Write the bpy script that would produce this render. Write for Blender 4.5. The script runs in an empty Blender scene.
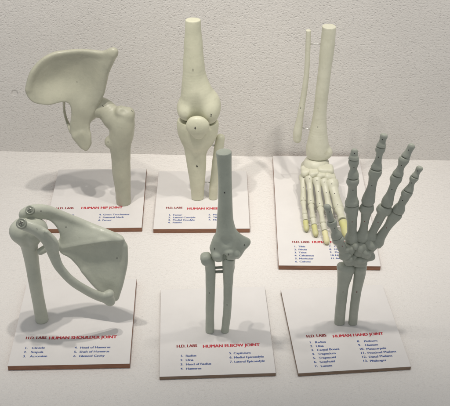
import bpy, bmesh, math
import numpy as np
from mathutils import Vector, Matrix
from mathutils.bvhtree import BVHTree

# ------------------------------------------------------------------ scene
S = bpy.context.scene
COL = S.collection
CM = 0.01                                   # everything below is written in centimetres

# ------------------------------------------------------------------ camera geometry (cm)
PITCH = math.radians(34.0)
FOC = 944.0                                 # focal length in photo pixels (450 wide)
CAM = np.array([0.0, -113.8, 68.9])
FW = np.array([0, math.cos(PITCH), -math.sin(PITCH)])
UP = np.array([0, math.sin(PITCH), math.cos(PITCH)])
RT = np.array([1.0, 0, 0])

def ray(a, b):
    return FW + (a - 225) / FOC * RT - (b - 203) / FOC * UP

def at(a, b, y):                            # photo point standing at depth y -> world point
    r = ray(a, b)
    return CAM + r * ((y - CAM[1]) / r[1])

def onz(a, b, z):                           # photo point lying at height z -> world point
    r = ray(a, b)
    return CAM + r * ((z - CAM[2]) / r[2])

def pxs(p):                                 # centimetres per photo pixel at a world point
    return float(np.dot(p - CAM, FW)) / FOC

# ------------------------------------------------------------------ materials
def new_mat(name):
    m = bpy.data.materials.new(name)
    m.use_nodes = True
    nt = m.node_tree
    return m, nt, nt.nodes['Principled BSDF']

def N(nt, typ, **kw):
    n = nt.nodes.new(typ)
    for k, v in kw.items():
        if hasattr(n, k):
            setattr(n, k, v)
        else:
            n.inputs[k].default_value = v
    return n

def mix_col(nt, fac, a, b):
    n = nt.nodes.new('ShaderNodeMix')
    n.data_type = 'RGBA'
    for s, v in ((n.inputs[6], a), (n.inputs[7], b)):
        if isinstance(v, tuple):
            s.default_value = (*v, 1)
        else:
            nt.links.new(v, s)
    if isinstance(fac, float):
        n.inputs[0].default_value = fac
    else:
        nt.links.new(fac, n.inputs[0])
    return n.outputs[2]

def ramp(nt, src, p0, p1):
    n = nt.nodes.new('ShaderNodeMapRange')
    n.inputs['From Min'].default_value = p0
    n.inputs['From Max'].default_value = p1
    n.clamp = True
    nt.links.new(src, n.inputs['Value'])
    return n.outputs[0]

def bone_mat(name, ca, cb, cc, rough=0.42):
    """cast plastic: slightly uneven tint, fine grain, scuffs and faint handling grime"""
    m, nt, bs = new_mat(name)
    tc = N(nt, 'ShaderNodeTexCoord')
    n1 = N(nt, 'ShaderNodeTexNoise', Scale=42.0, Detail=6.0, Roughness=0.68)
    n2 = N(nt, 'ShaderNodeTexNoise', Scale=420.0, Detail=4.0, Roughness=0.65)
    n3 = N(nt, 'ShaderNodeTexNoise', Scale=1500.0, Detail=2.0)
    n4 = N(nt, 'ShaderNodeTexNoise', Scale=110.0, Detail=3.0, Roughness=.55, Distortion=1.2)
    for n in (n1, n2, n3, n4):
        nt.links.new(tc.outputs['Object'], n.inputs['Vector'])
    c = mix_col(nt, ramp(nt, n1.outputs[0], .36, .66), ca, tuple(v * .93 for v in cb))
    c = mix_col(nt, ramp(nt, n2.outputs[0], .62, .84), c, cc)
    c = mix_col(nt, ramp(nt, n4.outputs[0], .63, .78), c, tuple(.5 * a + .5 * b for a, b in zip(cb, cc)))
    nt.links.new(c, bs.inputs['Base Color'])
    r = N(nt, 'ShaderNodeMapRange')
    r.inputs['From Min'].default_value = .3
    r.inputs['From Max'].default_value = .7
    r.inputs['To Min'].default_value = rough - .12
    r.inputs['To Max'].default_value = rough + .16
    nt.links.new(n1.outputs[0], r.inputs['Value'])
    nt.links.new(r.outputs[0], bs.inputs['Roughness'])
    bs.inputs['Specular IOR Level'].default_value = 0.45
    b0 = N(nt, 'ShaderNodeBump', Strength=0.22, Distance=0.0012)
    nt.links.new(n4.outputs[0], b0.inputs['Height'])
    b1 = N(nt, 'ShaderNodeBump', Strength=0.10, Distance=0.0005)
    nt.links.new(n2.outputs[0], b1.inputs['Height'])
    nt.links.new(b0.outputs[0], b1.inputs['Normal'])
    b2 = N(nt, 'ShaderNodeBump', Strength=0.12, Distance=0.0002)
    nt.links.new(n3.outputs[0], b2.inputs['Height'])
    nt.links.new(b1.outputs[0], b2.inputs['Normal'])
    nt.links.new(b2.outputs[0], bs.inputs['Normal'])
    return m

M = {}
M['ivory'] = bone_mat('ivory_plastic', (.64, .635, .485), (.60, .60, .455), (.48, .475, .35))
M['hip'] = bone_mat('cream_plastic', (.48, .475, .37), (.445, .445, .35), (.36, .36, .28))
M['green'] = bone_mat('sage_plastic', (.53, .55, .46), (.49, .515, .435), (.40, .415, .345))
M['bluegreen'] = bone_mat('grey_green_plastic', (.475, .51, .43), (.44, .475, .40), (.33, .35, .29))
M['dark'] = bone_mat('slate_green_plastic', (.44, .465, .395), (.40, .425, .36), (.285, .295, .25))
M['foot'] = bone_mat('foot_ivory_plastic', (.64, .635, .515), (.60, .595, .47), (.45, .44, .32))
M['yellow'] = bone_mat('yellow_tinted_plastic', (.61, .60, .25), (.58, .565, .33), (.52, .50, .32))
M['tallow'] = bone_mat('pale_yellow_plastic', (.74, .70, .42), (.70, .66, .40), (.6, .55, .33))

def plain(name, col, rough, metal=0.0, bump=None):
    m, nt, bs = new_mat(name)
    tc = N(nt, 'ShaderNodeTexCoord')
    n = N(nt, 'ShaderNodeTexNoise', Scale=260.0, Detail=4.0, Roughness=0.65)
    nt.links.new(tc.outputs['Object'], n.inputs['Vector'])
    c = mix_col(nt, ramp(nt, n.outputs[0], .35, .7), col, tuple(v * .86 for v in col))
    nt.links.new(c, bs.inputs['Base Color'])
    bs.inputs['Roughness'].default_value = rough
    bs.inputs['Metallic'].default_value = metal
    if bump:
        b = N(nt, 'ShaderNodeBump', Strength=bump, Distance=0.0004)
        nt.links.new(n.outputs[0], b.inputs['Height'])
        nt.links.new(b.outputs[0], bs.inputs['Normal'])
    return m

M['steel'] = plain('steel', (.55, .55, .52), .35, 1.0)
M['screw'] = plain('painted_screw', (.30, .32, .27), .38, .2)
M['slot'] = plain('screw_slot', (.09, .09, .08), .6)
M['red'] = plain('red_ink', (.56, .04, .06), .55)
M['logo'] = plain('dark_red_ink', (.30, .03, .035), .55)
M['blue'] = plain('blue_ink', (.06, .11, .33), .55)
M['mark'] = plain('mark_ink', (.035, .03, .03), .6)
M['redmark'] = plain('red_mark_ink', (.22, .03, .03), .6)
M['seam'] = plain('dark_joint_disc', (.10, .105, .085), .7)

def paper():
    m, nt, bs = new_mat('white_label_paper')
    tc = N(nt, 'ShaderNodeTexCoord')
    n1 = N(nt, 'ShaderNodeTexNoise', Scale=30.0, Detail=5.0, Roughness=0.6)
    n2 = N(nt, 'ShaderNodeTexNoise', Scale=900.0, Detail=2.0)
    n3 = N(nt, 'ShaderNodeTexNoise', Scale=110.0, Detail=5.0, Roughness=.7)
    for n in (n1, n2, n3):
        nt.links.new(tc.outputs['Object'], n.inputs['Vector'])
    c = mix_col(nt, ramp(nt, n1.outputs[0], .35, .65), (.755, .735, .72), (.725, .705, .69))
    c = mix_col(nt, ramp(nt, n3.outputs[0], .66, .78), c, (.60, .575, .55))
    nt.links.new(c, bs.inputs['Base Color'])
    bs.inputs['Roughness'].default_value = .36
    b = N(nt, 'ShaderNodeBump', Strength=.15, Distance=.0008)
    nt.links.new(n1.outputs[0], b.inputs['Height'])
    b2 = N(nt, 'ShaderNodeBump', Strength=.05, Distance=.0002)
    nt.links.new(n2.outputs[0], b2.inputs['Height'])
    nt.links.new(b.outputs[0], b2.inputs['Normal'])
    nt.links.new(b2.outputs[0], bs.inputs['Normal'])
    return m
M['paper'] = paper()

def wood(name, ca, cb):
    m, nt, bs = new_mat(name)
    tc = N(nt, 'ShaderNodeTexCoord')
    mp = N(nt, 'ShaderNodeMapping')
    mp.inputs['Scale'].default_value = (60, 60, 900)
    nt.links.new(tc.outputs['Object'], mp.inputs['Vector'])
    n1 = N(nt, 'ShaderNodeTexNoise', Scale=1.0, Detail=5.0, Roughness=.65)
    nt.links.new(mp.outputs[0], n1.inputs['Vector'])
    c = mix_col(nt, ramp(nt, n1.outputs[0], .3, .7), ca, cb)
    nt.links.new(c, bs.inputs['Base Color'])
    bs.inputs['Roughness'].default_value = .55
    b = N(nt, 'ShaderNodeBump', Strength=.4, Distance=.0006)
    nt.links.new(n1.outputs[0], b.inputs['Height'])
    nt.links.new(b.outputs[0], bs.inputs['Normal'])
    return m
M['wood'] = wood('brown_board_edge', (.34, .155, .085), (.18, .08, .045))
M['wood_grey'] = wood('grey_brown_board_edge', (.27, .185, .13), (.16, .11, .075))

def foam(name, ca, cb, bead, strength, dist, pits, pit_lo, dent=None, stretch=(.85, .9, 1.05), low=.5):
    """pressed polystyrene: fine beads, a soft grain and small flattened pits"""
    m, nt, bs = new_mat(name)
    tc = N(nt, 'ShaderNodeTexCoord')
    mp = N(nt, 'ShaderNodeMapping')
    mp.inputs['Scale'].default_value = stretch
    nt.links.new(tc.outputs['Object'], mp.inputs['Vector'])
    v = N(nt, 'ShaderNodeTexVoronoi', Scale=bead)
    v.feature = 'SMOOTH_F1'
    v.inputs['Smoothness'].default_value = .25
    n1 = N(nt, 'ShaderNodeTexNoise', Scale=bead * 1.1, Detail=5.0, Roughness=.65)
    n2 = N(nt, 'ShaderNodeTexNoise', Scale=14.0, Detail=3.0)
    n3 = N(nt, 'ShaderNodeTexNoise', Scale=bead * 1.15, Detail=.6, Roughness=.5)
    n4 = N(nt, 'ShaderNodeTexNoise', Scale=45.0, Detail=2.0)
    for n in (v, n1, n3, n4):
        nt.links.new(mp.outputs[0], n.inputs['Vector'])
    nt.links.new(tc.outputs['Object'], n2.inputs['Vector'])
    c = mix_col(nt, ramp(nt, n2.outputs[0], .3, .7), ca, cb)
    # the pressed beads: joints between them are a touch greyer, a few beads a touch whiter
    n5 = N(nt, 'ShaderNodeTexNoise', Scale=bead * 2.6, Detail=2.0, Roughness=.6)
    nt.links.new(mp.outputs[0], n5.inputs['Vector'])
    c = mix_col(nt, ramp(nt, n5.outputs[0], .45, .75), c, tuple(k * .93 for k in cb))
    nt.links.new(c, bs.inputs['Base Color'])
    bs.inputs['Roughness'].default_value = .6
    bs.inputs['Specular IOR Level'].default_value = .3
    def madd(x, f, y):
        a = N(nt, 'ShaderNodeMath', operation='MULTIPLY_ADD')
        nt.links.new(x, a.inputs[0])
        a.inputs[1].default_value = f
        if y is None:
            a.inputs[2].default_value = 0
        else:
            nt.links.new(y, a.inputs[2])
        return a.outputs[0]
    hgt = madd(n1.outputs[0], .45, None)
    hgt = madd(v.outputs['Distance'], -.22, hgt)
    hgt = madd(ramp(nt, n3.outputs[0], pit_lo, pit_lo + .13), -pits, hgt)
    hgt = madd(n4.outputs[0], low, hgt)
    if dent:                                # a round thumb dent
        dv = N(nt, 'ShaderNodeVectorMath', operation='DISTANCE')
        nt.links.new(tc.outputs['Object'], dv.inputs[0])
        dv.inputs[1].default_value = dent
        hgt = madd(ramp(nt, dv.outputs['Value'], .0035, .0052), 1.1, hgt)
    b = N(nt, 'ShaderNodeBump', Strength=strength, Distance=dist)
    nt.links.new(hgt, b.inputs['Height'])
    nt.links.new(b.outputs[0], bs.inputs['Normal'])
    return m
DENT = (0, 0, 0)                            # set once the wall stands
M['floor'] = foam('foam_floor', (.83, .805, .775), (.81, .785, .755), 360.0, 1.0, .0026, .10, .62, None, (.7, .95, 1), .1)
M['wall'] = foam('foam_wall', (.71, .69, .66), (.68, .66, .63), 440.0, .8, .0015, .32, .60, DENT)
# ------------------------------------------------------------------ object helpers
def link(o, parent=None):
    COL.objects.link(o)
    if parent is not None:
        o.parent = parent
    return o

def world_off(parent):
    off = Vector((0, 0, 0))
    while parent is not None:
        off += parent.location
        parent = parent.parent
    return off

def mesh_obj(name, verts, faces, mat, parent=None, smooth=True):
    """verts: world cm. The object's origin sits at the mesh centre; parents are never rotated."""
    V = np.asarray(verts, float) * CM
    c = (V.min(0) + V.max(0)) / 2
    me = bpy.data.meshes.new(name)
    me.from_pydata((V - c).tolist(), [], [list(map(int, f)) for f in faces])
    me.update()
    if smooth:
        me.polygons.foreach_set('use_smooth', [True] * len(me.polygons))
    me.materials.append(M[mat] if isinstance(mat, str) else mat)
    o = bpy.data.objects.new(name, me)
    link(o, parent)
    o.location = Vector(c) - world_off(parent)
    return o

def bm_obj(name, bm, mat, parent=None, smooth=False):
    v = [tuple(x.co) for x in bm.verts]
    bm.verts.index_update()
    f = [[x.index for x in p.verts] for p in bm.faces]
    bm.free()
    return mesh_obj(name, v, f, mat, parent, smooth)

def thing(name, label, cat, group, loc):
    o = bpy.data.objects.new(name, None)
    o.empty_display_size = .02
    link(o)
    o.location = Vector(loc) * CM
    o['label'] = label
    o['category'] = cat
    if group:
        o['group'] = group
    return o

# ------------------------------------------------------------------ implicit bone modelling
def smin(a, b, k):
    if k <= 0:
        return np.minimum(a, b)
    h = np.maximum(k - np.abs(a - b), 0) / k
    return np.minimum(a, b) - h * h * k * .25

def catmull(P, n):
    P = np.asarray(P, float)
    if len(P) < 3 or n <= 1:
        return P
    Q = np.vstack([2 * P[0] - P[1], P, 2 * P[-1] - P[-2]])
    out = []
    for i in range(1, len(Q) - 2):
        for t in np.linspace(0, 1, n, endpoint=False):
            a, b, c, d = Q[i - 1], Q[i], Q[i + 1], Q[i + 2]
            out.append(.5 * (2 * b + (c - a) * t + (2 * a - 5 * b + 4 * c - d) * t * t + (3 * b - a - 3 * c + d) * t ** 3))
    out.append(Q[-2])
    return np.array(out)

def poly_sd(px, pz, V):
    d = np.full(px.shape, 1e9)
    s = np.ones(px.shape)
    n = len(V)
    j = n - 1
    for i in range(n):
        ex, ez = V[j] - V[i]
        wx, wz = px - V[i, 0], pz - V[i, 1]
        t = np.clip((wx * ex + wz * ez) / (ex * ex + ez * ez + 1e-12), 0, 1)
        d = np.minimum(d, (wx - ex * t) ** 2 + (wz - ez * t) ** 2)
        c1 = pz >= V[i, 1]
        c2 = pz < V[j, 1]
        c3 = ex * wz > ez * wx
        flip = (c1 & c2 & c3) | (~c1 & ~c2 & ~c3)
        s = np.where(flip, -s, s)
        j = i
    return s * np.sqrt(d)

class Bone:
    def __init__(self, y0, ref, h=.09):
        self.y0 = y0
        self.s = pxs(at(ref[0], ref[1], y0))
        self.h = h
        self.ops = []
        self.cuts = []

    def pt(self, a, b, dy=0.0):
        return at(a, b, self.y0 + dy * self.s)

    def chain(self, nodes, sy=1.0, k=.25, sub=False, n=5, world=False):
        """nodes: (px, py, dy_px, r_px); sy squeezes or stretches the section in depth"""
        if world:
            Q = np.array(nodes, float)
        else:
            Q = np.array([[*self.pt(a, b, dy), r * self.s] for a, b, dy, r in nodes])
        Q = catmull(Q, n)
        Q[:, 3] = np.maximum(Q[:, 3], .02)
        rm = Q[:, 3].max() * max(1, sy)
        lo = Q[:, :3].min(0) - rm
        hi = Q[:, :3].max(0) + rm

        def fn(X, Y, Z):
            d = None
            Yq = Y / sy
            for p, q in zip(Q[:-1], Q[1:]):
                ax, ay, az = p[0], p[1] / sy, p[2]
                bx, by, bz = q[0] - ax, q[1] / sy - ay, q[2] - az
                L = bx * bx + by * by + bz * bz + 1e-12
                ux, uy, uz = X - ax, Yq - ay, Z - az
                t = np.clip((ux * bx + uy * by + uz * bz) / L, 0, 1)
                e = np.sqrt((ux - bx * t) ** 2 + (uy - by * t) ** 2 + (uz - bz * t) ** 2) - (p[3] + (q[3] - p[3]) * t)
                d = e if d is None else np.minimum(d, e)
            return d * min(1, sy)
        self.ops.append((fn, lo, hi, sub, k))
        return self

    def ell(self, a, b, dy, rx, ry, rz, rot=0.0, k=.25, sub=False):
        c = self.pt(a, b, dy)
        R = np.array([rx, ry, rz]) * self.s
        rm = R.max()
        ca, sa = math.cos(math.radians(rot)), math.sin(math.radians(rot))

        def fn(X, Y, Z):
            x, y, z = X - c[0], Y - c[1], Z - c[2]
            u, w = ca * x + sa * z, -sa * x + ca * z
            q0 = np.sqrt((u / R[0]) ** 2 + (y / R[1]) ** 2 + (w / R[2]) ** 2)
            q1 = np.sqrt((u / R[0] ** 2) ** 2 + (y / R[1] ** 2) ** 2 + (w / R[2] ** 2) ** 2) + 1e-9
            return q0 * (q0 - 1) / q1
        self.ops.append((fn, c - rm, c + rm, sub, k))
        return self

    def rbox(self, a, b, dy, rx, ry, rz, rnd=.5, rot=0.0, k=.2, sub=False):
        c = self.pt(a, b, dy)
        R = np.array([rx, ry, rz]) * self.s
        q = R.min() * rnd
        rm = np.linalg.norm(R)
        ca, sa = math.cos(math.radians(rot)), math.sin(math.radians(rot))

        def fn(X, Y, Z):
            x, y, z = X - c[0], Y - c[1], Z - c[2]
            u, w = ca * x + sa * z, -sa * x + ca * z
            e = [np.abs(t) - (R[i] - q) for i, t in enumerate((u, y, w))]
            return np.sqrt(sum(np.maximum(t, 0) ** 2 for t in e)) + np.minimum(np.maximum(np.maximum(e[0], e[1]), e[2]), 0) - q
        self.ops.append((fn, c - rm, c + rm, sub, k))
        return self

    def plate(self, verts, inner, t, k=.25, rnd=.9, dens=3):
        """a curved sheet of thickness 2t px: outline vertices and inner points as (px, py, dy_px)"""
        O = catmull(np.array([self.pt(*v) for v in verts] + [self.pt(*verts[0])]), dens)[:-1]
        I = np.array([self.pt(*v) for v in inner]).reshape(-1, 3)
        A = np.vstack([O[::dens], I])
        xz = A[:, [0, 2]]
        def phi(r2):
            return .5 * r2 * np.log(r2 + 1e-9)
        n = len(A)
        K = phi(((xz[:, None] - xz[None]) ** 2).sum(2)) + np.eye(n) * .02
        Pm = np.hstack([np.ones((n, 1)), xz])
        LHS = np.block([[K, Pm], [Pm.T, np.zeros((3, 3))]])
        w = np.linalg.solve(LHS, np.concatenate([A[:, 1], np.zeros(3)]))
        T = t * self.s
        lo = A.min(0) - T - .6
        hi = A.max(0) + T + .6
        V2 = O[:, [0, 2]]

        def fn(X, Y, Z):
            x2, z2 = X[:, 0, 0][:, None], Z[0, 0, :][None, :]
            x2, z2 = np.broadcast_arrays(x2, z2)
            a = poly_sd(x2, z2, V2)
            yo = w[n] + w[n + 1] * x2 + w[n + 2] * z2
            for i in range(n):
                yo = yo + w[i] * phi((x2 - xz[i, 0]) ** 2 + (z2 - xz[i, 1]) ** 2)
            gx, gz = np.gradient(yo, self.h)
            cf = 1 / np.sqrt(1 + np.minimum(gx ** 2 + gz ** 2, 4))
            b = np.abs(Y - yo[:, None, :]) * cf[:, None, :] - T
            r = T * rnd
            a3 = a[:, None, :] + r
            b3 = b + r
            return np.sqrt(np.maximum(a3, 0) ** 2 + np.maximum(b3, 0) ** 2) + np.minimum(np.maximum(a3, b3), 0) - r
        self.ops.append((fn, lo, hi, False, k))
        return self

    def cut(self, p, nrm):                  # keep the side nrm points away from
        nrm = np.asarray(nrm, float)
        self.cuts.append((np.asarray(p, float), nrm / np.linalg.norm(nrm)))
        return self

    def build(self, name, mat, parent, noise=.012, seed=0):
        h = self.h
        lo = np.min([o[1] for o in self.ops if not o[3]], axis=0) - 4 * h
        hi = np.max([o[2] for o in self.ops if not o[3]], axis=0) + 4 * h
        n = np.ceil((hi - lo) / h).astype(int) + 1
        ax = [lo[i] + h * np.arange(n[i]) for i in range(3)]
        D = np.full(tuple(n), 9.0)
        for fn, a, b, sub, k in self.ops:
            m = max(k, 2 * h) + 2 * h
            i0 = np.clip(np.floor((a - m - lo) / h).astype(int), 0, n - 2)
            i1 = np.clip(np.ceil((b + m - lo) / h).astype(int) + 1, i0 + 2, n)
            sl = tuple(slice(i0[i], i1[i]) for i in range(3))
            X = ax[0][sl[0]][:, None, None]
            Y = ax[1][sl[1]][None, :, None]
            Z = ax[2][sl[2]][None, None, :]
            e = fn(X, Y, Z)
            D[sl] = -smin(-D[sl], e, k) if sub else smin(D[sl], e, k)
        X, Y, Z = ax[0][:, None, None], ax[1][None, :, None], ax[2][None, None, :]
        if noise:
            rs = np.random.RandomState(seed + 7)
            acc = 0
            for f, am in ((1.3, 1.6), (2.6, 1.0), (5.0, .5)):
                for _ in range(3):
                    d = rs.randn(3)
                    d = d / np.linalg.norm(d) * f
                    ph = rs.rand() * 6.28
                    acc = acc + am * np.sin(X * d[0] + Y * d[1] + Z * d[2] + ph)
            D = D + noise * .38 * acc
        D = D - .022
        for p, q in self.cuts:
            e = (X - p[0]) * q[0] + (Y - p[1]) * q[1] + (Z - p[2]) * q[2]
            D = -smin(-D, -e, .05)
        D[0], D[-1] = 1, 1
        D[:, 0], D[:, -1] = 1, 1
        D[:, :, 0], D[:, :, -1] = 1, 1
        v, f = surface_nets(D, lo, h)
        o = mesh_obj(name, v, f, mat, parent)
        o['_w'] = 1
        return o

def surface_nets(D, lo, h):
    s = D < 0
    c = [s[i:D.shape[0] - 1 + i, j:D.shape[1] - 1 + j, k:D.shape[2] - 1 + k] for i in (0, 1) for j in (0, 1) for k in (0, 1)]
    cnt = sum(x.astype(np.int8) for x in c)
    act = (cnt > 0) & (cnt < 8)
    I = np.argwhere(act)
    idx = np.full(act.shape, -1, np.int64)
    idx[act] = np.arange(len(I))
    acc = np.zeros((len(I), 3))
    num = np.zeros(len(I))
    offs = [(i, j, k) for i in (0, 1) for j in (0, 1) for k in (0, 1)]
    val = {o: D[I[:, 0] + o[0], I[:, 1] + o[1], I[:, 2] + o[2]] for o in offs}
    for o in offs:
        for axx in range(3):
            if o[axx] == 0:
                q = list(o); q[axx] = 1; q = tuple(q)
                a, b = val[o], val[q]
                m = (a < 0) != (b < 0)
                t = np.where(m, a / np.where(m, a - b, 1), 0)
                p = np.array(o, float)[None].repeat(len(I), 0)
                p[:, axx] = t
                acc[m] += p[m]
                num[m] += 1
    V = lo + h * (I + acc / num[:, None])
    F = []
    for axx in range(3):
        b, cc = (axx + 1) % 3, (axx + 2) % 3
        sh = [slice(None)] * 3
        s0 = list(sh); s1 = list(sh)
        s0[axx] = slice(0, -1); s1[axx] = slice(1, None)
        A, B = s[tuple(s0)], s[tuple(s1)]
        E = np.argwhere(A != B)
        ok = (E[:, b] > 0) & (E[:, cc] > 0) & (E[:, b] < act.shape[b]) & (E[:, cc] < act.shape[cc])
        E = E[ok]
        inside = A[E[:, 0], E[:, 1], E[:, 2]]
        def g(db, dc):
            q = E.copy(); q[:, b] += db; q[:, cc] += dc
            return idx[q[:, 0], q[:, 1], q[:, 2]]
        quad = np.stack([g(-1, -1), g(0, -1), g(0, 0), g(-1, 0)], 1)
        quad[~inside] = quad[~inside][:, ::-1]
        F.append(quad)
    return V, np.vstack(F)

# ------------------------------------------------------------------ small hardware
def rod(name, p, q, r, mat, parent, seg=12):
    p, q = Vector(p), Vector(q)
    bm = bmesh.new()
    bmesh.ops.create_cone(bm, cap_ends=True, segments=seg, radius1=r, radius2=r, depth=(q - p).length)
    R = (q - p).to_track_quat('Z', 'Y').to_matrix().to_4x4()
    bmesh.ops.transform(bm, matrix=Matrix.Translation((p + q) / 2) @ R, verts=bm.verts)
    return bm_obj(name, bm, mat, parent, True)

def lathe(bm, prof, seg, mtx):
    rings = []
    for r, z in prof:
        if r < 1e-6:
            rings.append([bm.verts.new(mtx @ Vector((0, 0, z)))])
        else:
            rings.append([bm.verts.new(mtx @ Vector((r * math.cos(2 * math.pi * i / seg), r * math.sin(2 * math.pi * i / seg), z))) for i in range(seg)])
    for a, b in zip(rings[:-1], rings[1:]):
        for i in range(seg):
            j = (i + 1) % seg
            if len(a) == 1:
                bm.faces.new((a[0], b[i], b[j]))
            elif len(b) == 1:
                bm.faces.new((a[i], b[0], a[j]))
            else:
                bm.faces.new((a[i], b[i], b[j], a[j]))

def screw(p, nrm, r, parent, turn=.4):
    p = Vector(p)
    mtx = Matrix.Translation(p) @ Vector(nrm).to_track_quat('Z', 'Y').to_matrix().to_4x4() @ Matrix.Rotation(turn, 4, 'Z')
    bm = bmesh.new()
    lathe(bm, [(r, -.25), (r, .03), (r * .93, .07), (r * .70, .07), (r * .66, .02), (r * .60, .02),
               (r * .56, .09), (r * .35, .13), (0, .145)], 28, mtx)
    o = bm_obj('screw', bm, 'screw', parent, True)
    bm = bmesh.new()
    for a in (0, math.pi / 2):
        g = bmesh.ops.create_cube(bm, size=1)
        bmesh.ops.transform(bm, matrix=mtx @ Matrix.Rotation(a, 4, 'Z') @ Matrix.Translation((0, 0, .135 + .002 * (a > 0))) @ Matrix.Diagonal((r * .8, r * .17, .05, 1)), verts=g['verts'])
    bm_obj('cross_slot', bm, 'slot', o)
    return o

# ------------------------------------------------------------------ lettering
def text_mesh(body, bold=0.0, shear=0.0, spacing=1.0):
    cu = bpy.data.curves.new('lettering', 'FONT')
    cu.body = body
    cu.size = 1
    cu.offset = bold
    cu.shear = shear
    cu.space_character = spacing
    cu.resolution_u = 3
    cu.fill_mode = 'FRONT'
    ob = bpy.data.objects.new('lettering', cu)
    COL.objects.link(ob)
    dg = bpy.context.evaluated_depsgraph_get()
    me = bpy.data.meshes.new_from_object(ob.evaluated_get(dg))
    v = np.array([tuple(x.co) for x in me.vertices]).reshape(-1, 3)
    f = [list(p.vertices) for p in me.polygons]
    bpy.data.objects.remove(ob)
    bpy.data.curves.remove(cu)
    bpy.data.meshes.remove(me)
    return v, f

def place_text(acc, body, p, u, v, nrm, width=None, size=None, hs=1.0, bold=.0, shear=0.0, spacing=1.0):
    """adds lettering to acc at world point p with axes u, v; width fits it, hs stretches its height"""
    V, Fc = text_mesh(body, 0.0, shear, spacing)
    if not len(V):
        return
    w = V[:, 0].max() - V[:, 0].min()
    s = width / w if width else size
    sv = (size if size else s) * hs
    passes = [(-.55, 0.), (0., .003), (.55, .006)] if bold else [(0., 0.)]
    for sh, dz in passes:
        W = np.asarray(p)[None] + (V[:, :1] * s + sh * bold * 2 * s) * u[None] + (V[:, 1:2] * sv) * v[None] + dz * nrm[None]
        base = len(acc[0])
        acc[0].extend(W.tolist())
        acc[1].extend([[i + base for i in f] for f in Fc])

def number_mark(parent, bone_o, px, py, body, h=.26, mat='mark', name='number_mark'):
    """a printed number or dot lying on the bone's surface"""
    me = bone_o.data
    off = (world_off(bone_o)) / CM
    bv = BVHTree.FromPolygons([Vector(v.co) / CM + off for v in me.vertices], [list(p.vertices) for p in me.polygons])
    d = Vector(ray(px, py)).normalized()
    hit, nrm, i, dist = bv.ray_cast(Vector(CAM), d)
    if hit is None:
        return
    # a small averaged normal keeps the print tangent
    nrm = Vector(nrm)
    if nrm.dot(d) > 0:
        nrm = -nrm
    u = Vector((0, 0, 1)).cross(nrm)
    u = u.normalized() if u.length > 1e-4 else Vector((1, 0, 0))
    v = nrm.cross(u).normalized()
    if body == '.':
        bm = bmesh.new()
        q = nrm.to_track_quat('Z', 'Y').to_matrix().to_4x4()
        lathe(bm, [(h * .5, -.02), (h * .46, .012), (0, .02)], 10, Matrix.Translation(hit) @ q)
        return bm_obj(name if name != 'number_mark' else 'dot_mark', bm, mat, bone_o, True)
    acc = ([], [])
    place_text(acc, body, np.array(hit + nrm * .012), np.array(u), np.array(v), np.array(nrm), size=h * 1.35, bold=.02)
    if acc[0]:
        V = np.array(acc[0])
        V -= (V.min(0) + V.max(0)) / 2 - np.array(hit + nrm * .014)
        return mesh_obj(name, V, acc[1], mat, bone_o, False)

# ------------------------------------------------------------------ boards with label sheets
def rect_prism(bm, c, ux, uy, w, d, z0, z1, bev=.04):
    g = bmesh.ops.create_cube(bm, size=1)
    R = Matrix(((ux[0], uy[0], 0, c[0]), (ux[1], uy[1], 0, c[1]), (0, 0, 1, (z0 + z1) / 2), (0, 0, 0, 1)))
    bmesh.ops.transform(bm, matrix=R @ Matrix.Diagonal((w, d, z1 - z0, 1)), verts=g['verts'])
    if bev:
        bmesh.ops.bevel(bm, geom=list({e for v in g['verts'] for e in v.link_edges}), offset=bev, segments=2, affect='EDGES', profile=.5)

def board(root, fl, ang, w, d, th, edge, texts):
    a = math.radians(ang)
    ux, uy = np.array([math.cos(a), math.sin(a), 0]), np.array([-math.sin(a), math.cos(a), 0])
    c = np.array([*fl, 0]) + ux * w / 2 + uy * d / 2
    bm = bmesh.new()
    rect_prism(bm, c, ux, uy, w, d, 0.02, th, .035)
    b = bm_obj('base_board', bm, edge, root)
    bm = bmesh.new()
    rect_prism(bm, c, ux, uy, w - .03, d - .03, th + .004, th + .05, .012)
    bm_obj('label_sheet', bm, 'paper', b)
    zt = th + .05 + .006
    up = np.array([0, 0, 1.0])
    for part, mat, items in texts:
        acc = ([], [])
        for it in items:
            kw = dict(it[3])
            if 'end' in kw:
                e = kw.pop('end')
                kw['width'] = float(np.linalg.norm(onz(*e, zt) - onz(it[1], it[2], zt)))
            p = onz(it[1], it[2], zt)
            lines = it[0] if isinstance(it[0], list) else [it[0]]
            sp = kw.pop('line', .65)
            for i, t in enumerate(lines):
                place_text(acc, t, p - uy * sp * i, ux, uy, up, **kw)
        mesh_obj(part, acc[0], acc[1], mat, b, False)
    return c, ux, uy

def labels(logo, logo_end, head, head_end, title, cols, hs=1.1, size=.44, line=.65, tiny=True):
    t = [('heading', 'red', [(title, head[0], head[1], dict(end=head_end, hs=hs, bold=.05))]),
         ('logo', 'logo', [('H.D. LABS', logo[0], logo[1], dict(end=logo_end, hs=1.2, bold=.055)),
                           ('_________________', logo[0], logo[1] - .1, dict(end=logo_end, hs=.35))])]
    for (x, y, xt, nums, words) in cols:
        t.append(('parts_list', 'blue', [(nums, x, y, dict(size=size, line=line, bold=.038)), (words, xt, y, dict(size=size, line=line, bold=.038))]))
    return t

GROUP = 'anatomical joint models on white boards'
def model(name, label, loc):
    return thing(name, label, 'anatomical model', GROUP, loc)

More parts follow.
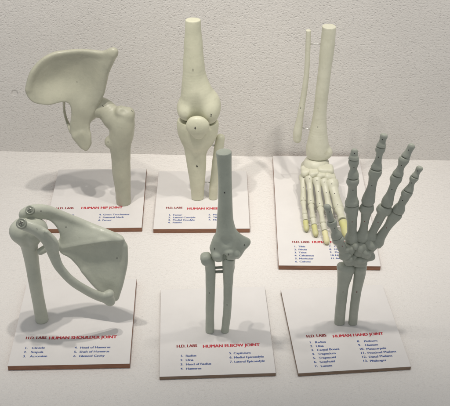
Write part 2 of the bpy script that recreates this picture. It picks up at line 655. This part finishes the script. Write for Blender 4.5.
# ================================================================== HIP
r = model('hip_joint_model', 'hip joint model with broad flared cream pelvis wing, behind the shoulder blade model', (-16.6, -11.4, 0))
board(r, (-22.36, -18.39), 1.5, 12, 13.95, .6, 'wood', labels(
    (56, 209.2), (73, 208.8), (81, 209), (122, 208.2), 'HUMAN HIP JOINT',
    [(62, 215.6, 67, ['1.', '2.', '3.'], ['Ilium', 'Ischium', 'Pubis']),
     (99, 215.4, 103, ['4.', '5.', '6.'], ['Great Trochanter', 'Femoral Neck', 'Femur'])], size=.46, line=.60))
TOP = .65
yh = -12.6
b = Bone(yh, (90, 110), .09)
b.plate([(116.5, 50.5, -4), (112.5, 48.5, -4), (103, 51.8, -1), (84, 49.8, 3), (67.6, 51, 4), (53.3, 53.5, 2), (41, 60.5, -1), (32, 72, -4),
         (26.3, 89, -6), (28.8, 98, -7), (36, 103.3, -7), (50, 104.6, -6), (63, 101.5, -2), (70, 104.5, 0), (72.2, 114, 0), (70.2, 129, -1), (76.4, 140, -4),
         (85, 150.6, -6), (89.6, 147, -6), (91.2, 136, -4), (89.2, 128, -1), (90.7, 117, 1), (97.5, 104, 2), (103.4, 93, 1), (105.2, 80, 0),
         (106.4, 73, -1), (111.5, 61, -3)],
        [(77, 80, 9), (60, 78, 8), (92, 75, 6), (45, 82, 3), (80, 62, 8), (60, 62, 6), (80, 96, 4), (82, 110, 0), (78, 125, -1)], 1.8, rnd=.98)
b.chain([(114, 52, -3, 1.8), (103, 53.5, 1, 1.7), (84, 51.5, 5, 1.4), (67, 52.5, 6, 1.4), (53, 55, 4, 1.4), (41, 62, 1, 1.4), (32, 73, -3, 1.4), (28, 89, -6, 1.3)], k=.6)
b.chain([(113, 54, -2, 2.6), (106, 70, 2, 2.8), (101, 85, 5, 3.4), (95, 98, 6, 5)], k=1.0)
b.chain([(82, 106, 6, 8), (80, 120, 5, 6.5), (80, 131, 3, 6)], sy=.7, k=.8)
b.rbox(82, 138.5, -1, 6.5, 4.5, 8.5, rnd=.5, rot=30, k=.5)
b.ell(90, 107, 12, 11, 10, 13, k=1.0)
b.ell(101, 109, 12, 10, 9.5, 10, sub=True, k=.15)
b.chain([(64, 100, 4, 1.3), (64.2, 110, 10, 1.1), (66.5, 120, 12, 1.2), (71, 130, 4, 2)], sy=2.2, k=.3)
hb = b.build('hip_bone', 'hip', r, .012, 1)
b = Bone(yh, (122, 150), .085)
b.ell(97, 108, 9, 9.6, 9, 9.6)
b.chain([(98, 105, 12, 9.2), (105, 108.5, 9, 9.6), (114, 119, 3, 11.5)], sy=.7, k=.35)
b.chain([(125, 117, 0, 8.5), (122.8, 124, 0, 11.6), (121.5, 134, 0, 11.8), (120.2, 145, 0, 10.6), (121, 160, 0, 9.4), (121.5, 174, 0, 9.0), (123, 190, 0, 7.8), (123.8, 208, 0, 6.9)], sy=.9, k=.4)
b.ell(128.5, 114, 1, 5.5, 7, 6.5, rot=-20, k=.5)
b.ell(120.5, 111, 0, 4.5, 6, 4.5, k=.5)
b.ell(109, 142, -1, 4.2, 5, 5.2, k=.5)
b.ell(122.5, 111.5, -7, 3, 3, 2.5, sub=True, k=.4)
b.cut((0, 0, TOP), (0, 0, -1))
fb = b.build('femur', 'hip', r, .014, 2)
for o, x, y, t in ((hb, 77, 82, '1'), (fb, 103, 106, '5'), (fb, 121, 107, '.'), (fb, 132, 111, '4'), (fb, 108, 142, '.')):
    number_mark(r, o, x, y, t, .24 if t != '.' else .14)

# ================================================================== KNEE
r = model('knee_joint_model', 'ivory knee joint model with round kneecap, standing between the hip and foot models', (-2.9, -11.6, 0))
board(r, (-8.92, -18.39), .5, 12, 13.5, .6, 'wood', labels(
    (166, 208.6), (182, 208.3), (187, 209.6), (232, 208.9), 'HUMAN KNEE JOINT',
    [(168.5, 215.6, 173, ['1.', '2.', '3.', '4.'], ['Femur', 'Lateral Condyle', 'Medial Condyle', 'Patella']),
     (208.5, 215.4, 213, ['5.', '6.', '7.'], ['Meniscus', 'Tibia', 'Fibula'])], size=.44, line=.56))
yk = -11.6
b = Bone(yk, (195, 110), .09)
b.chain([(193, 17, 0, 6.9), (193.2, 40, 0, 8.4), (194, 69, 0, 10.6), (195.3, 84, 0, 13.2), (197.5, 96, 0, 16.5), (198.5, 104, 1, 17.5)], sy=.78, k=.4)
b.ell(188.3, 108.5, 0, 11, 13, 12, rot=8, k=.6)
b.ell(208.2, 107.5, 0, 12.4, 14, 17.5, rot=-6, k=.6)
b.ell(187, 112, -7, 8, 7, 7.5, rot=10, k=.4)
b.ell(209.5, 112, -7, 9, 8, 11.5, rot=-10, k=.4)
b.chain([(196, 99, -17, 3), (196, 108, -17, 5.5), (196.5, 120, -15, 6)], k=.6, sub=True)
b.ell(196.5, 128, 3, 5, 16, 8, k=.5, sub=True)
b.cut(at(193, 19.5, yk), (0, 0, 1))
fem = b.build('femur', 'ivory', r, .016, 3)
b = Bone(yk, (197, 160), .085)
b.chain([(197.8, 125.5, 0, 20.4), (197.7, 130, 0, 19.6), (197.4, 135.5, 0, 17.3), (196.9, 140.5, 0, 14.6), (196.2, 147, 0, 11.9), (195.7, 154, 0, 10.4), (196.6, 169, 0, 8.9), (197.1, 183, 0, 7.3), (197.4, 197, 0, 6.0), (197.4, 205, 0, 5.8)], sy=.7, k=.5)
b.ell(196.5, 143, -9, 5, 4, 7, k=.6)
b.cut(at(198, 122.6, yk - .6), (.06, .04, 1))
b.cut((0, 0, TOP), (0, 0, -1))
tib = b.build('tibia', 'ivory', r, .014, 4)
b = Bone(yk, (197, 128), .07)
b.chain([(194.5, 122.5, -18, 6.2), (197.8, 126.5, -18, 9.8), (198.0, 133, -18, 6.4)], sy=.5, k=.4)
b.ell(197.5, 126, -18.5, 10.4, 4.2, 8.5, k=.4)
pat = b.build('patella', 'ivory', r, .012, 5)
b = Bone(yk, (215, 170), .075)
b.chain([(220.5, 138, 3, 4.2), (219, 146, 3, 4.6), (217, 155, 2, 3.8), (215, 172, 2, 3.8), (213.5, 188, 1, 4.2), (213, 204, 1, 4.3)], k=.3)
b.cut((0, 0, TOP), (0, 0, -1))
fib = b.build('fibula', 'ivory', r, .012, 6)
b = Bone(yk, (197, 125), .07)
b.chain([(184, 122.5, -4, 4.5), (190, 123.5, -6, 5), (204, 125, -6, 5), (212, 126.5, -4, 4.5)], sy=2.0, k=.3)
rod('pin', at(203, 145, yk), at(219, 145.5, yk + .3), .09, 'steel', r)
rod('pin', at(201, 182, yk), at(214, 182.8, yk + .2), .09, 'steel', r)
for o, x, y, t in ((fem, 193, 70, '1'), (fem, 211, 115, '2'), (pat, 195, 128, '4'), (tib, 197, 166, '6')):
    number_mark(r, o, x, y, t, .36)

# ================================================================== FOOT
r = model('foot_joint_model', 'ivory foot model with yellow tipped toes on the longest board, behind the hand', (12.3, -13.3, 0))
board(r, (6.32, -25.75), -.8, 12, 24.9, .6, 'wood', labels(
    (292.3, 242.8), (309, 242.4), (312, 243), (356, 242.2), 'HUMAN FOOT JOINT',
    [(294, 247.2, 298.2, ['1.', '2.', '3.', '4.', '5.', '6.'], ['Tibia', 'Fibula', 'Talus', 'Calcaneus', 'Navicular', 'Cuboid']),
     (329, 247, 334, ['7.', '8.', '9.', '10.', '11.'], ['Cuneiform', 'Metatarsal', 'Phalanges', 'Hallux', 'Ankle'])], size=.44, line=.60))
yf = -8.8
b = Bone(yf, (320, 90), .085)
b.chain([(329.3, 22, 0, 6.6), (327.5, 45, 0, 6.9), (323.6, 79, 0, 6.4), (319.9, 113, 0, 6.7), (318.6, 129, 0, 8.4), (318, 141, 0, 10.6), (317.8, 149, 0, 12.2), (318, 153, 0, 12)], sy=.9, k=.3)
b.ell(328, 152.5, -2, 4.6, 6, 5, k=.5)
axis = at(329.3, 25.5, yf) - at(327.5, 45, yf)
b.cut(at(329, 26, yf), axis)
b.cut(at(318, 157, yf), (0, -.15, -1))
b.ell(317, 168, 0, 16, 15, 12.5, k=.2, sub=True)
ti = b.build('tibia', 'foot', r, .012, 7)
# sawn top of the tibia
b = Bone(yf, (308, 90), .06)
b.chain([(308.5, 27, 0, 2.4), (307.6, 55, 0, 2.4), (306, 79, 0, 2.5), (300.8, 113, 0, 3.1), (297.9, 130, 0, 4.3), (297.2, 139, 0, 4.0)], k=.2)
b.cut(at(308.4, 30, yf), axis)
fi = b.build('fibula', 'foot', r, .01, 8)
rod('pin', at(309, 44, yf), at(325, 44, yf), .06, 'steel', r)
rod('pin', at(300, 127.5, yf), at(316, 130, yf), .06, 'steel', r)
# ankle and tarsals
b = Bone(yf, (316, 163), .07)
b.ell(316.5, 163.5, -2, 12.6, 13, 8.4, k=.3)
b.ell(310, 171, -6, 6.5, 9, 7, k=.5)
b.ell(319, 171, -8, 8.5, 10, 7, k=.5)
ta = b.build('talus', 'foot', r, .012, 9)
b = Bone(yf, (316, 163), .08)
b.chain([[11.1, -9.0, 2.9, 1.0], [11.2, -7.0, 2.1, 1.1], [11.2, -5.6, 1.75, 1.0]], world=True, k=.3)
b.cut((0, 0, TOP), (0, 0, -1))
b.build('calcaneus', 'foot', r, .012, 10)

def zb(px, py, z, rpx):
    p = onz(px, py, z)
    return [*p, rpx * pxs(p)]

tars = [('navicular', (324.5, 170.5, 4.3), (8.5, 7, 5)), ('cuboid', (306.8, 172, 3.8), (6, 8, 5.5)),
        ('cuneiform', (314, 173.5, 4.1), (5.4, 7, 4.6)), ('cuneiform', (321, 175, 4.0), (5.2, 7, 4.4)), ('cuneiform', (329.3, 177, 3.8), (6.2, 7, 5))]
for i, (nm, c, rr) in enumerate(tars):
    p = onz(*c)
    b = Bone(p[1], c[:2], .055)
    b.rbox(c[0], c[1], 0, rr[0] * .96, rr[1] * .9, rr[2] * .92, rnd=.62, rot=[-8, 14, 6, -4, -16][i], k=.2)
    b.ell(c[0] - 1.5, c[1] + 1.5, -rr[1] * .5, rr[0] * .5, rr[1] * .5, rr[2] * .4, k=.35)
    b.build(nm, 'foot', r, .045, 20 + i)

rays = [  # (base, mtp, pip, tip) as px, py, z and radius scale
    ((303.2, 175, 3.4), (303.2, 202, 1.6), (304.8, 215, 1.55), (306.5, 229.5, 1.05), 1.18),
    ((309.2, 176, 3.9), (311.2, 205, 1.6), (313, 219, 1.65), (315.8, 234.5, 1.05), 1.25),
    ((316.6, 177.5, 4.0), (320.3, 208, 1.65), (323, 224, 1.7), (326.9, 242, 1.05), 1.3),
    ((323.6, 179, 3.9), (329.5, 209.5, 1.7), (333, 224, 1.7), (337, 242, 1.05), 1.25),
    ((331, 181, 3.6), (339, 209, 1.75), (342.5, 220.5, 1.6), (347, 235, 1.2), 1.95)]
foot_bones = []
for i, (A, Bm, Cp, T, k) in enumerate(rays):
    a, m, c, t = [np.array(onz(*q)) for q in (A, Bm, Cp, T)]
    s = pxs(m)
    def seg(p, q, prof, f0=.02, f1=.98):
        return [[*(p + (q - p) * f), rr * s * k] for f, rr in prof]
    b = Bone(m[1], (315, 200), .05)
    b.chain(seg(a, m, [(.0, 3.5), (.12, 3.4), (.30, 2.5), (.62, 2.15), (.84, 2.5), (.93, 2.6)]), world=True, k=.15)
    b.cut(a + (m - a) * .985, m - a).cut(a + (m - a) * .03, a - m)
    mo = b.build('metatarsal', 'foot', r, .012, 30 + i)
    b = Bone(m[1], (315, 200), .05)
    b.chain(seg(m, c, [(.10, 2.5), (.3, 1.85), (.6, 1.7), (.88, 2.2)]), world=True, k=.15)
    b.cut(m + (c - m) * .985, c - m).cut(m + (c - m) * .03, m - c)
    po = b.build('proximal_phalanx', 'foot', r, .01, 40 + i)
    d = c + (t - c) * (.42 if i < 4 else .05)
    if i < 4:
        b = Bone(m[1], (315, 200), .05)
        b.chain(seg(c, d, [(.12, 2.2), (.5, 1.8), (.9, 2.1)]), world=True, k=.15)
        b.cut(c + (d - c) * .97, d - c).cut(c + (d - c) * .04, c - d)
        b.build('middle_phalanx', 'foot', r, .01, 50 + i)
    b = Bone(m[1], (315, 200), .05)
    b.chain(seg(d, t, [(.12, 2.2), (.45, 1.9), (.8, 2.2), (.97, 1.9)]), world=True, k=.15)
    b.cut(d + (t - d) * .04, d - t)
    b.build('distal_phalanx', 'yellow' if i in (0, 1, 4) else 'tallow', r, .01, 60 + i)
    foot_bones += [mo, po]
for i in range(5):
    A, Bm = rays[i][0], rays[i][1]
    for f in (.1, .45, .85):
        number_mark(r, foot_bones[2 * i], A[0] + (Bm[0] - A[0]) * f, A[1] + (Bm[1] - A[1]) * f, '.', .12)
for o, x, y, t in ((ti, 317.8, 127, '1'), (ti, 318, 108, '.'), (fi, 300.6, 107.6, '2'), (ta, 316, 172, '3')):
    number_mark(r, o, x, y, t, .24 if t != '.' else .1)

# ================================================================== SHOULDER
r = model('shoulder_joint_model', 'sage green shoulder model with shoulder blade, collarbone and two cross head screws', (-16.3, -35.4, 0))
board(r, (-22.39, -42.62), 1.6, 12.55, 14.05, .6, 'wood', labels(
    (25.5, 339.3), (45.7, 338.8), (48.5, 339.5), (116, 338.4), 'HUMAN SHOULDER JOINT',
    [(24.5, 348.9, 31.5, ['1.', '2.', '3.'], ['Clavicle', 'Scapula', 'Acromion']),
     (74.5, 348.6, 80, ['4.', '5.', '6.'], ['Head of Humerus', 'Shaft of Humerus', 'Glenoid Cavity'])], size=.44, line=.64))
ys = -35.5
b = Bone(ys, (35, 270), .085)
b.ell(26.8, 230.5, 1, 15.4, 14, 13.4, k=.3)
b.ell(34, 229.5, 4, 13.5, 13, 11.5, k=.5)
b.ell(18.5, 232, -2, 7.5, 8, 9, k=.6)
b.chain([(28.3, 237, 0, 10), (30.0, 250, 0, 7.6), (33.6, 273, 0, 6.5), (38, 298, 0, 6.3), (42.3, 322, 0, 6.5)], k=.6)
b.chain([(24, 224, -14, 1.5), (25, 234, -15, 1.8), (27, 246, -12, 1.5)], sub=True, k=.5)
b.cut((0, 0, TOP), (0, 0, -1))
hu = b.build('humerus', 'green', r, .014, 70)
b = Bone(ys, (80, 250), .085)
b.plate([(58, 246.5, 10), (70, 243.5, 12), (85, 241.5, 13), (105.7, 239, 12), (121.5, 238, 9), (125.5, 243, 8), (127, 251, 7), (126.3, 266, 5), (122.5, 281, 3),
         (117.7, 297, 0), (114.5, 300, 0), (110, 297.5, 1), (96, 287, 4), (83, 272.5, 7), (70.4, 258.5, 8), (61, 253, 8)],
        [(100, 255, 12), (112, 262, 9), (90, 258, 12), (110, 280, 4)], 1.3, rnd=.95)
b.plate([(20.5, 216, 6), (25, 209.5, 7), (32, 206.3, 9), (45, 206.8, 14), (57, 210.5, 19), (70.4, 216, 23), (86, 222.5, 25), (102.5, 229, 21), (115, 234.5, 14),
         (122.5, 238.6, 8.5), (118, 239.5, 9.5), (108, 240.5, 11), (94, 243, 11.5), (77, 246, 10.5), (66, 248, 9.5), (58, 248, 9), (57.5, 243, 10.5), (60, 237, 12), (59, 230.5, 13),
         (54, 223, 13.5), (47, 219, 12), (38, 219, 8), (28, 220, 5), (22, 219.5, 5)],
        [(80, 234, 16.5), (95, 236, 15), (70, 230, 17), (67, 240, 12.5)], 1.5, k=.3, rnd=.95)
b.chain([(24, 213.5, 7, 4.0), (32, 210.5, 9, 4.2), (45, 210, 14, 3.4), (57, 213, 18.5, 2.2), (70, 218, 22.5, 1.7), (86, 224.5, 24.5, 1.6), (102, 231, 20.5, 1.6), (118, 238, 10.5, 1.6)], k=.6)
b.chain([(124.5, 246, 9, 1.2), (125, 262, 6, 1.2), (121.5, 279, 4, 1.3), (116, 297, 1, 2.0)], k=.6)
b.chain([(111, 297, 2, 1.8), (97, 285.5, 6, 1.5), (84, 270.5, 9, 1.3)], k=.6)
b.ell(51, 247.5, 6, 7, 5, 5, k=.5)
b.chain([(54, 247, 6, 4.5), (47, 248, 0, 3.8), (40.5, 251.5, -6, 3.4)], k=.4)
sc = b.build('scapula', 'green', r, .012, 71)
b = Bone(ys, (70, 265), .08)
b.chain([(22, 224, -17, 5.4), (34, 228.5, -19, 5.8), (44, 235, -20, 6.6), (50.5, 243.5, -21, 6.8), (53.8, 255, -22, 5.4), (60, 268, -23, 4.7), (72.5, 281.5, -23, 4.5),
         (89, 291.8, -20, 4.5), (101, 296.8, -17, 5.0), (107.5, 298.8, -15, 5.4)], sy=.7, k=.3)
b.ell(109.3, 294.0, -15, 4.9, 4.8, 4.2, rot=20, k=.35)
b.ell(110.5, 301.2, -15, 4.6, 4.8, 4.9, k=.35)
b.chain([(47, 232, -25, 1.6), (55, 241, -26, 1.8), (57, 250, -26, 1.4)], k=.6)
cl = b.build('clavicle', 'green', r, .014, 72)

def surface_point(o, px, py):
    off = world_off(o) / CM
    bv = BVHTree.FromPolygons([Vector(v.co) / CM + off for v in o.data.vertices], [list(p.vertices) for p in o.data.polygons])
    hit = bv.ray_cast(Vector(CAM), Vector(ray(px, py)).normalized())
    return hit[0], hit[1]
for o, x, y, rr in ((cl, 21.5, 223.3, .53), (sc, 30, 210, .47)):
    hit, nn = surface_point(o, x, y)
    if hit is not None:
        screw(hit, (Vector((-.1, -.55, .83)) + Vector(nn) * .4).normalized(), rr, r, .5)
for o, x, y, t in ((sc, 41, 211, '.'), (cl, 37, 229, '1'), (sc, 66, 227, '.'), (sc, 117, 258, '2')):
    number_mark(r, o, x, y, t, .2 if t != '.' else .13)

# ================================================================== ELBOW
r = model('elbow_joint_model', 'grey green elbow model with sawn top shaft and two parallel forearm bones, front row middle', (-1.3, -36.7, 0))
board(r, (-6.68, -44.0), 2.7, 11.9, 14.0, .42, 'wood_grey', labels(
    (176.5, 347.6), (196.7, 346.9), (202.8, 347.8), (259.3, 345.6), 'HUMAN ELBOW JOINT',
    [(180.3, 356.8, 185.6, ['1.', '2.', '3.', '4.'], ['Radius', 'Ulna', 'Head of Radius', 'Humerus']),
     (229.2, 354.2, 233.6, ['5.', '6.', '7.'], ['Capitulum', 'Medial Epicondyle', 'Lateral Epicondyle'])], size=.43, line=.64))
ye = -37.1
BT = .47
b = Bone(ye, (225, 210), .08)
b.chain([(223.4, 148, 0, 7.5), (224.6, 170, 0, 6.6), (225.2, 199, 0, 6.8), (225.2, 218, 0, 7.8), (226, 230, 0, 9.8), (226.5, 240, 0, 12), (226, 247, 0, 13)], sy=.85, k=.3)
b.chain([(229, 236, 1, 7), (238, 240, 1, 7), (245.5, 242, 1, 5.2)], sy=.8, k=.5)
b.chain([(241, 245, 1, 6), (238, 252, 0, 5), (237, 255.5, 0, 3.6)], k=.4)
b.chain([(219, 240, 0, 6), (215, 248, 0, 5)], k=.4)
b.ell(218.5, 255, -3, 7, 7.5, 7, k=.35)
b.ell(231, 253, -2, 8, 8, 7.0, k=.35)
b.ell(224.5, 258, -10, 2.0, 5, 5, k=.3, sub=True)
b.ell(217.5, 256, -8, 4.4, 4, 4.2, k=.15)
b.ell(229, 252, -9, 5.0, 4, 3.8, k=.15)
b.ell(236.5, 254, -7, 3.4, 4, 3.6, k=.15)
b.ell(227, 243, -12, 5, 4, 4, k=.5, sub=True)
b.cut(at(223.4, 151.6, ye), (-.05, 0, 1))
hu = b.build('humerus', 'bluegreen', r, .013, 80)
b = Bone(ye, (210, 295), .07)
b.rbox(206.2, 258.8, -3, 5.2, 5.6, 5.8, rnd=.75, rot=12, k=.15)
b.chain([(209.5, 262, -1, 5.0), (210.5, 270, 0, 5.0), (210.4, 290, 0, 4.5), (209.9, 310, 0, 4.2), (209.8, 334, 0, 4.2)], k=.4)
b.cut((0, 0, BT), (0, 0, -1))
ra = b.build('radius', 'bluegreen', r, .012, 81)
b = Bone(ye, (227, 295), .07)
b.chain([(228.2, 258.5, -3, 5.8), (228.2, 268, 0, 5.4), (228, 285, 0, 4.5), (227.2, 311, 0, 3.9), (224.6, 334, 0, 3.8)], k=.4)
b.chain([(229, 266, 4, 5), (229.5, 258, 12, 5.5), (229.5, 246, 15, 4.5)], k=.4)
b.ell(218.5, 255, -3, 7.5, 8, 7.5, k=.1, sub=True)
b.ell(231, 253, -2, 8.4, 8.4, 7.4, k=.1, sub=True)
b.cut((0, 0, BT), (0, 0, -1))
ul = b.build('ulna', 'bluegreen', r, .012, 82)
rod('pin', at(212, 268, ye), at(228, 267, ye), .14, 'screw', r)
rod('pin', at(212, 272, ye), at(228, 271.5, ye), .16, 'screw', r)
for o, x, y, t in ((hu, 224.5, 192.7, '4'), (hu, 244.5, 245, '6'), (hu, 228.5, 254.5, '5'), (hu, 214.5, 249, '7'), (ra, 209.5, 293, '.'), (ul, 227, 305, '.')):
    number_mark(r, o, x, y, t, .24 if t != '.' else .12)

# ================================================================== HAND
r = model('hand_joint_model', 'dark grey green hand model with spread upright finger bones, in front of the foot', (13.1, -36.4, 0))
board(r, (7.49, -43.5), 4.8, 11.75, 13.5, .42, 'wood_grey', labels(
    (306.6, 337.6), (326.2, 337.1), (333, 337.6), (383.3, 335.5), 'HUMAN HAND JOINT',
    [(309.4, 343.3, 315.2, ['1.', '2.', '3.', '4.', '5.', '6.', '7.'], ['Radius', 'Ulna', 'Carpal Bones', 'Trapezium', 'Trapezoid', 'Scaphoid', 'Lunate']),
     (357.2, 342.3, 364.2, ['8.', '9.', '10.', '11.', '12.', '13.'], ['Pisiform', 'Hamate', 'Metacarpals', 'Proximal Phalanx', 'Distal Phalanx', 'Phalanges'])], size=.44, line=.60))
yd = -35.8
b = Bone(yd, (344, 295), .065)
b.chain([(345.5, 269, 0, 7.9), (344.9, 275, 0, 7.2), (343.3, 283, 0, 5.9), (342.2, 292, 0, 5.3), (340.6, 307, 0, 5.1), (339.2, 327, 0, 5.1)], sy=.8, k=.3)
b.ell(349.5, 268.5, 0, 4.4, 5, 4.6, k=.5)
b.ell(340.2, 266.5, -2, 2.8, 4, 3.2, k=.4)
b.cut((0, 0, BT), (0, 0, -1))
ra = b.build('radius', 'dark', r, .012, 90)
b = Bone(yd, (355, 295), .065)
b.chain([(359.8, 269, 0, 6.0), (359.6, 275, 0, 5.5), (358.2, 283, 0, 4.9), (356.4, 292, 0, 4.6), (354.4, 307, 0, 4.4), (352.3, 327, 0, 4.4)], sy=.9, k=.3)
b.ell(363.2, 267.2, -2, 2.6, 4, 3.2, k=.4)
b.cut((0, 0, BT), (0, 0, -1))
ul = b.build('ulna', 'dark', r, .012, 91)
carp = [('scaphoid', 350.5, 258, 0, 7.8, 8, 6.6), ('lunate', 360, 259.3, 0, 6.6, 8, 5.4), ('triquetrum', 367, 254.5, 1, 5.8, 7, 6.4), ('pisiform', 366.5, 253, -6, 3.8, 3.6, 3.8),
        ('trapezium', 347.5, 249, -2, 5.8, 7, 6.2), ('trapezoid', 354.5, 246, 0, 5.4, 7, 6.2), ('capitate', 362, 247.6, -1, 6.0, 8, 7.4), ('hamate', 369.5, 246, -1, 6.4, 7, 6.8)]
for i, (nm, x, y, dy, rx, ry, rz) in enumerate(carp):
    b = Bone(yd, (x, y), .05)
    b.rbox(x, y, dy, rx * 1.06, ry * .85, rz * 1.05, rnd=.62, rot=[20, -5, 30, 0, -18, 8, -12, -25][i], k=.2)
    b.ell(x + (1.4 if i % 2 else -1.4), y + .6, dy - ry * .78, rx * .58, ry * .5, rz * .55, k=.16)
    b.build(nm, 'dark', r, .085, 100 + i)

fingers = [  # (carpal end, knuckle, first joint, second joint, tip) px, py, dy  + radii
    [(352.0, 241, 0), (352.0, 204.5, -2), (352.8, 178, -3), (353.7, 159.5, -2), (354.8, 150.2, -1), 1.16],
    [(361.6, 240, 0), (367.2, 204.5, -2), (376.1, 169, -3), (380.9, 147, -2), (384.2, 135.4, -1), 1.2],
    [(368.6, 240, 0), (386.0, 206, -2), (397.4, 175.5, -3), (405.0, 157, -2), (411.9, 145.2, -1), 1.14],
    [(375.3, 245, 0), (397.0, 212.3, -2), (408.3, 191, -3), (414.8, 177, -2), (419.8, 167.8, -1), 1.04],
    [(345.5, 257, -6), (337.5, 237.5, -10), (331.2, 221, -12), None, (326.8, 206, -12), 1.03]]
pr_meta = [(.0, 5.2), (.10, 5.2), (.26, 3.9), (.55, 3.6), (.78, 4.4), (.90, 5.4), (.97, 5.2)]
pr_prox = [(.05, 5.1), (.16, 4.9), (.38, 3.7), (.66, 3.5), (.86, 4.3), (.95, 4.4)]
pr_mid = [(.05, 4.4), (.2, 4.1), (.5, 3.1), (.8, 3.5), (.95, 3.8)]
pr_dist = [(.08, 3.8), (.35, 3.0), (.65, 3.0), (.9, 3.35)]
hand_bones = []
for i, fg in enumerate(fingers):
    k = fg[5]
    pts = [None if q is None else at(q[0], q[1], yd + q[2] * .103) for q in fg[:5]]
    if fg[3] is None:
        segs = [('metacarpal', pts[0], pts[1], pr_meta), ('proximal_phalanx', pts[1], pts[2], pr_prox), ('distal_phalanx', pts[2], pts[4], pr_dist)]
    else:
        segs = [('metacarpal', pts[0], pts[1], pr_meta), ('proximal_phalanx', pts[1], pts[2], pr_prox), ('middle_phalanx', pts[2], pts[3], pr_mid), ('distal_phalanx', pts[3], pts[4], pr_dist)]
    for j, (nm, p, q, prof) in enumerate(segs):
        s = pxs(p)
        b = Bone(yd, (360, 220), .05)
        rs = np.random.RandomState(31 * i + j)
        wob = 1 + .07 * rs.randn(len(prof))
        b.chain([[*(p + (q - p) * f), rr * s * k * w] for (f, rr), w in zip(prof, wob)], world=True, sy=.85, k=.15)
        # paired knobs at the head end of each bone
        d = (q - p) / np.linalg.norm(q - p)
        side = np.cross(d, [0, 1, 0])
        e = prof[-2][1] * s * k
        if nm != 'distal_phalanx':
            for sg in (-1, 1):
                c = p + (q - p) * .9 + side * sg * e * .42
                b.chain([[*(c - d * .08), e * (.68 + .1 * sg * rs.rand())], [*(c + d * .08), e * .64]], world=True, k=.18, n=1)
                c2 = p + (q - p) * .12 + side * sg * e * .5
                b.chain([[*(c2 - d * .05), e * (.6 + .12 * rs.rand())], [*(c2 + d * .1), e * .5]], world=True, k=.18, n=1)
        if nm == 'distal_phalanx':
            b.cut(q - (q - p) / np.linalg.norm(q - p) * s * -1.6, q - p)
        b.cut(p + (q - p) * .994, q - p) if nm != 'distal_phalanx' else None
        b.cut(p + (q - p) * (.008 if nm == 'metacarpal' else .014), p - q)
        hand_bones.append(b.build(nm, 'dark', r, .03, 120 + i * 5 + j))
for o in hand_bones:
    w = world_off(o) / CM
    v = np.array(w) - CAM
    z = v @ FW
    cx, cy = 225 + FOC * (v @ RT) / z, 203 - FOC * (v @ UP) / z
    number_mark(r, o, cx + .3, cy - 1, '.', .11, 'redmark' if o.name.startswith('meta') else 'mark')
for o, x, y, t in ((ra, 343, 292, '1'), (ul, 356.8, 292, '2')):
    number_mark(r, o, x, y, t, .22, 'redmark')

# ================================================================== foam floor and wall
def grid_sheet(name, p0, du, dv, nu, nv, mat):
    V = [p0 + du * i / nu + dv * j / nv for j in range(nv + 1) for i in range(nu + 1)]
    Fc = [[j * (nu + 1) + i, j * (nu + 1) + i + 1, (j + 1) * (nu + 1) + i + 1, (j + 1) * (nu + 1) + i] for j in range(nv) for i in range(nu)]
    o = mesh_obj(name, V, Fc, mat)
    o['kind'] = 'structure'
    return o
fl = grid_sheet('floor', np.array([-48., -90., 0]), np.array([96., 0, 0]), np.array([0, 95., 0]), 8, 8, 'floor')
wy = math.radians(-2.3)
wd = np.array([math.cos(wy), math.sin(wy), 0])
bm = bmesh.new()
rect_prism(bm, (0 + 1.5 * math.sin(-wy), .25 + 1.5 * math.cos(wy), 0), wd, np.array([-wd[1], wd[0], 0]), 96, 3.0, -.2, 44, .25)
wl = bm_obj('wall', bm, 'wall')
wl['kind'] = 'structure'
for nd in M['wall'].node_tree.nodes:
    if nd.type == 'VECT_MATH':
        nd.inputs[1].default_value = Vector(at(14.5, 93.5, 1.25)) * CM - wl.location

for o in bpy.data.objects:
    if '_w' in o:
        del o['_w']

# ================================================================== light
def lamp(name, loc, power, radius, col, target, cone=74, blend=.85):
    l = bpy.data.lights.new(name, 'SPOT')
    l.energy = power
    l.color = col
    l.shadow_soft_size = radius * CM
    l.spot_size = math.radians(cone)
    l.spot_blend = blend
    o = bpy.data.objects.new(name, l)
    COL.objects.link(o)
    o.location = Vector(loc) * CM
    o.rotation_euler = (Vector(target) * CM - o.location).to_track_quat('-Z', 'Y').to_euler()
    return o
WARM = (1.0, .938, .862)
# two small clusters of ceiling downlights above the display
lamp('ceiling_downlight', (-21, -31, 78), 7.2, .95, WARM, (-22, -8, 0))
lamp('ceiling_downlight', (-13, -33, 78), 5.9, .95, WARM, (-16, -9, 0))
lamp('ceiling_downlight', (18, -34, 78), 6.0, 1.0, WARM, (19, -9, 0), 70, 1.0)
lamp('ceiling_downlight', (27, -32, 78), 6.4, 1.0, WARM, (27, -8, 0), 70, 1.0)

w = bpy.data.worlds.new('World')
S.world = w
w.use_nodes = True
bg = w.node_tree.nodes['Background']
bg.inputs[0].default_value = (.97, .985, 1.0, 1)
bg.inputs[1].default_value = .40

# ================================================================== camera, render settings
cd = bpy.data.cameras.new('camera')
cd.sensor_width = 36
cd.lens = FOC / 450 * 36
cd.clip_start = .01
cd.clip_end = 50
co = bpy.data.objects.new('camera', cd)
COL.objects.link(co)
co.location = Vector(CAM) * CM
co.rotation_euler = (math.pi / 2 - PITCH, 0, 0)
S.camera = co
S.render.engine = 'CYCLES'
S.view_settings.view_transform = 'Standard'
S.view_settings.look = 'None'
S.view_settings.exposure = 0
S.view_settings.gamma = 1
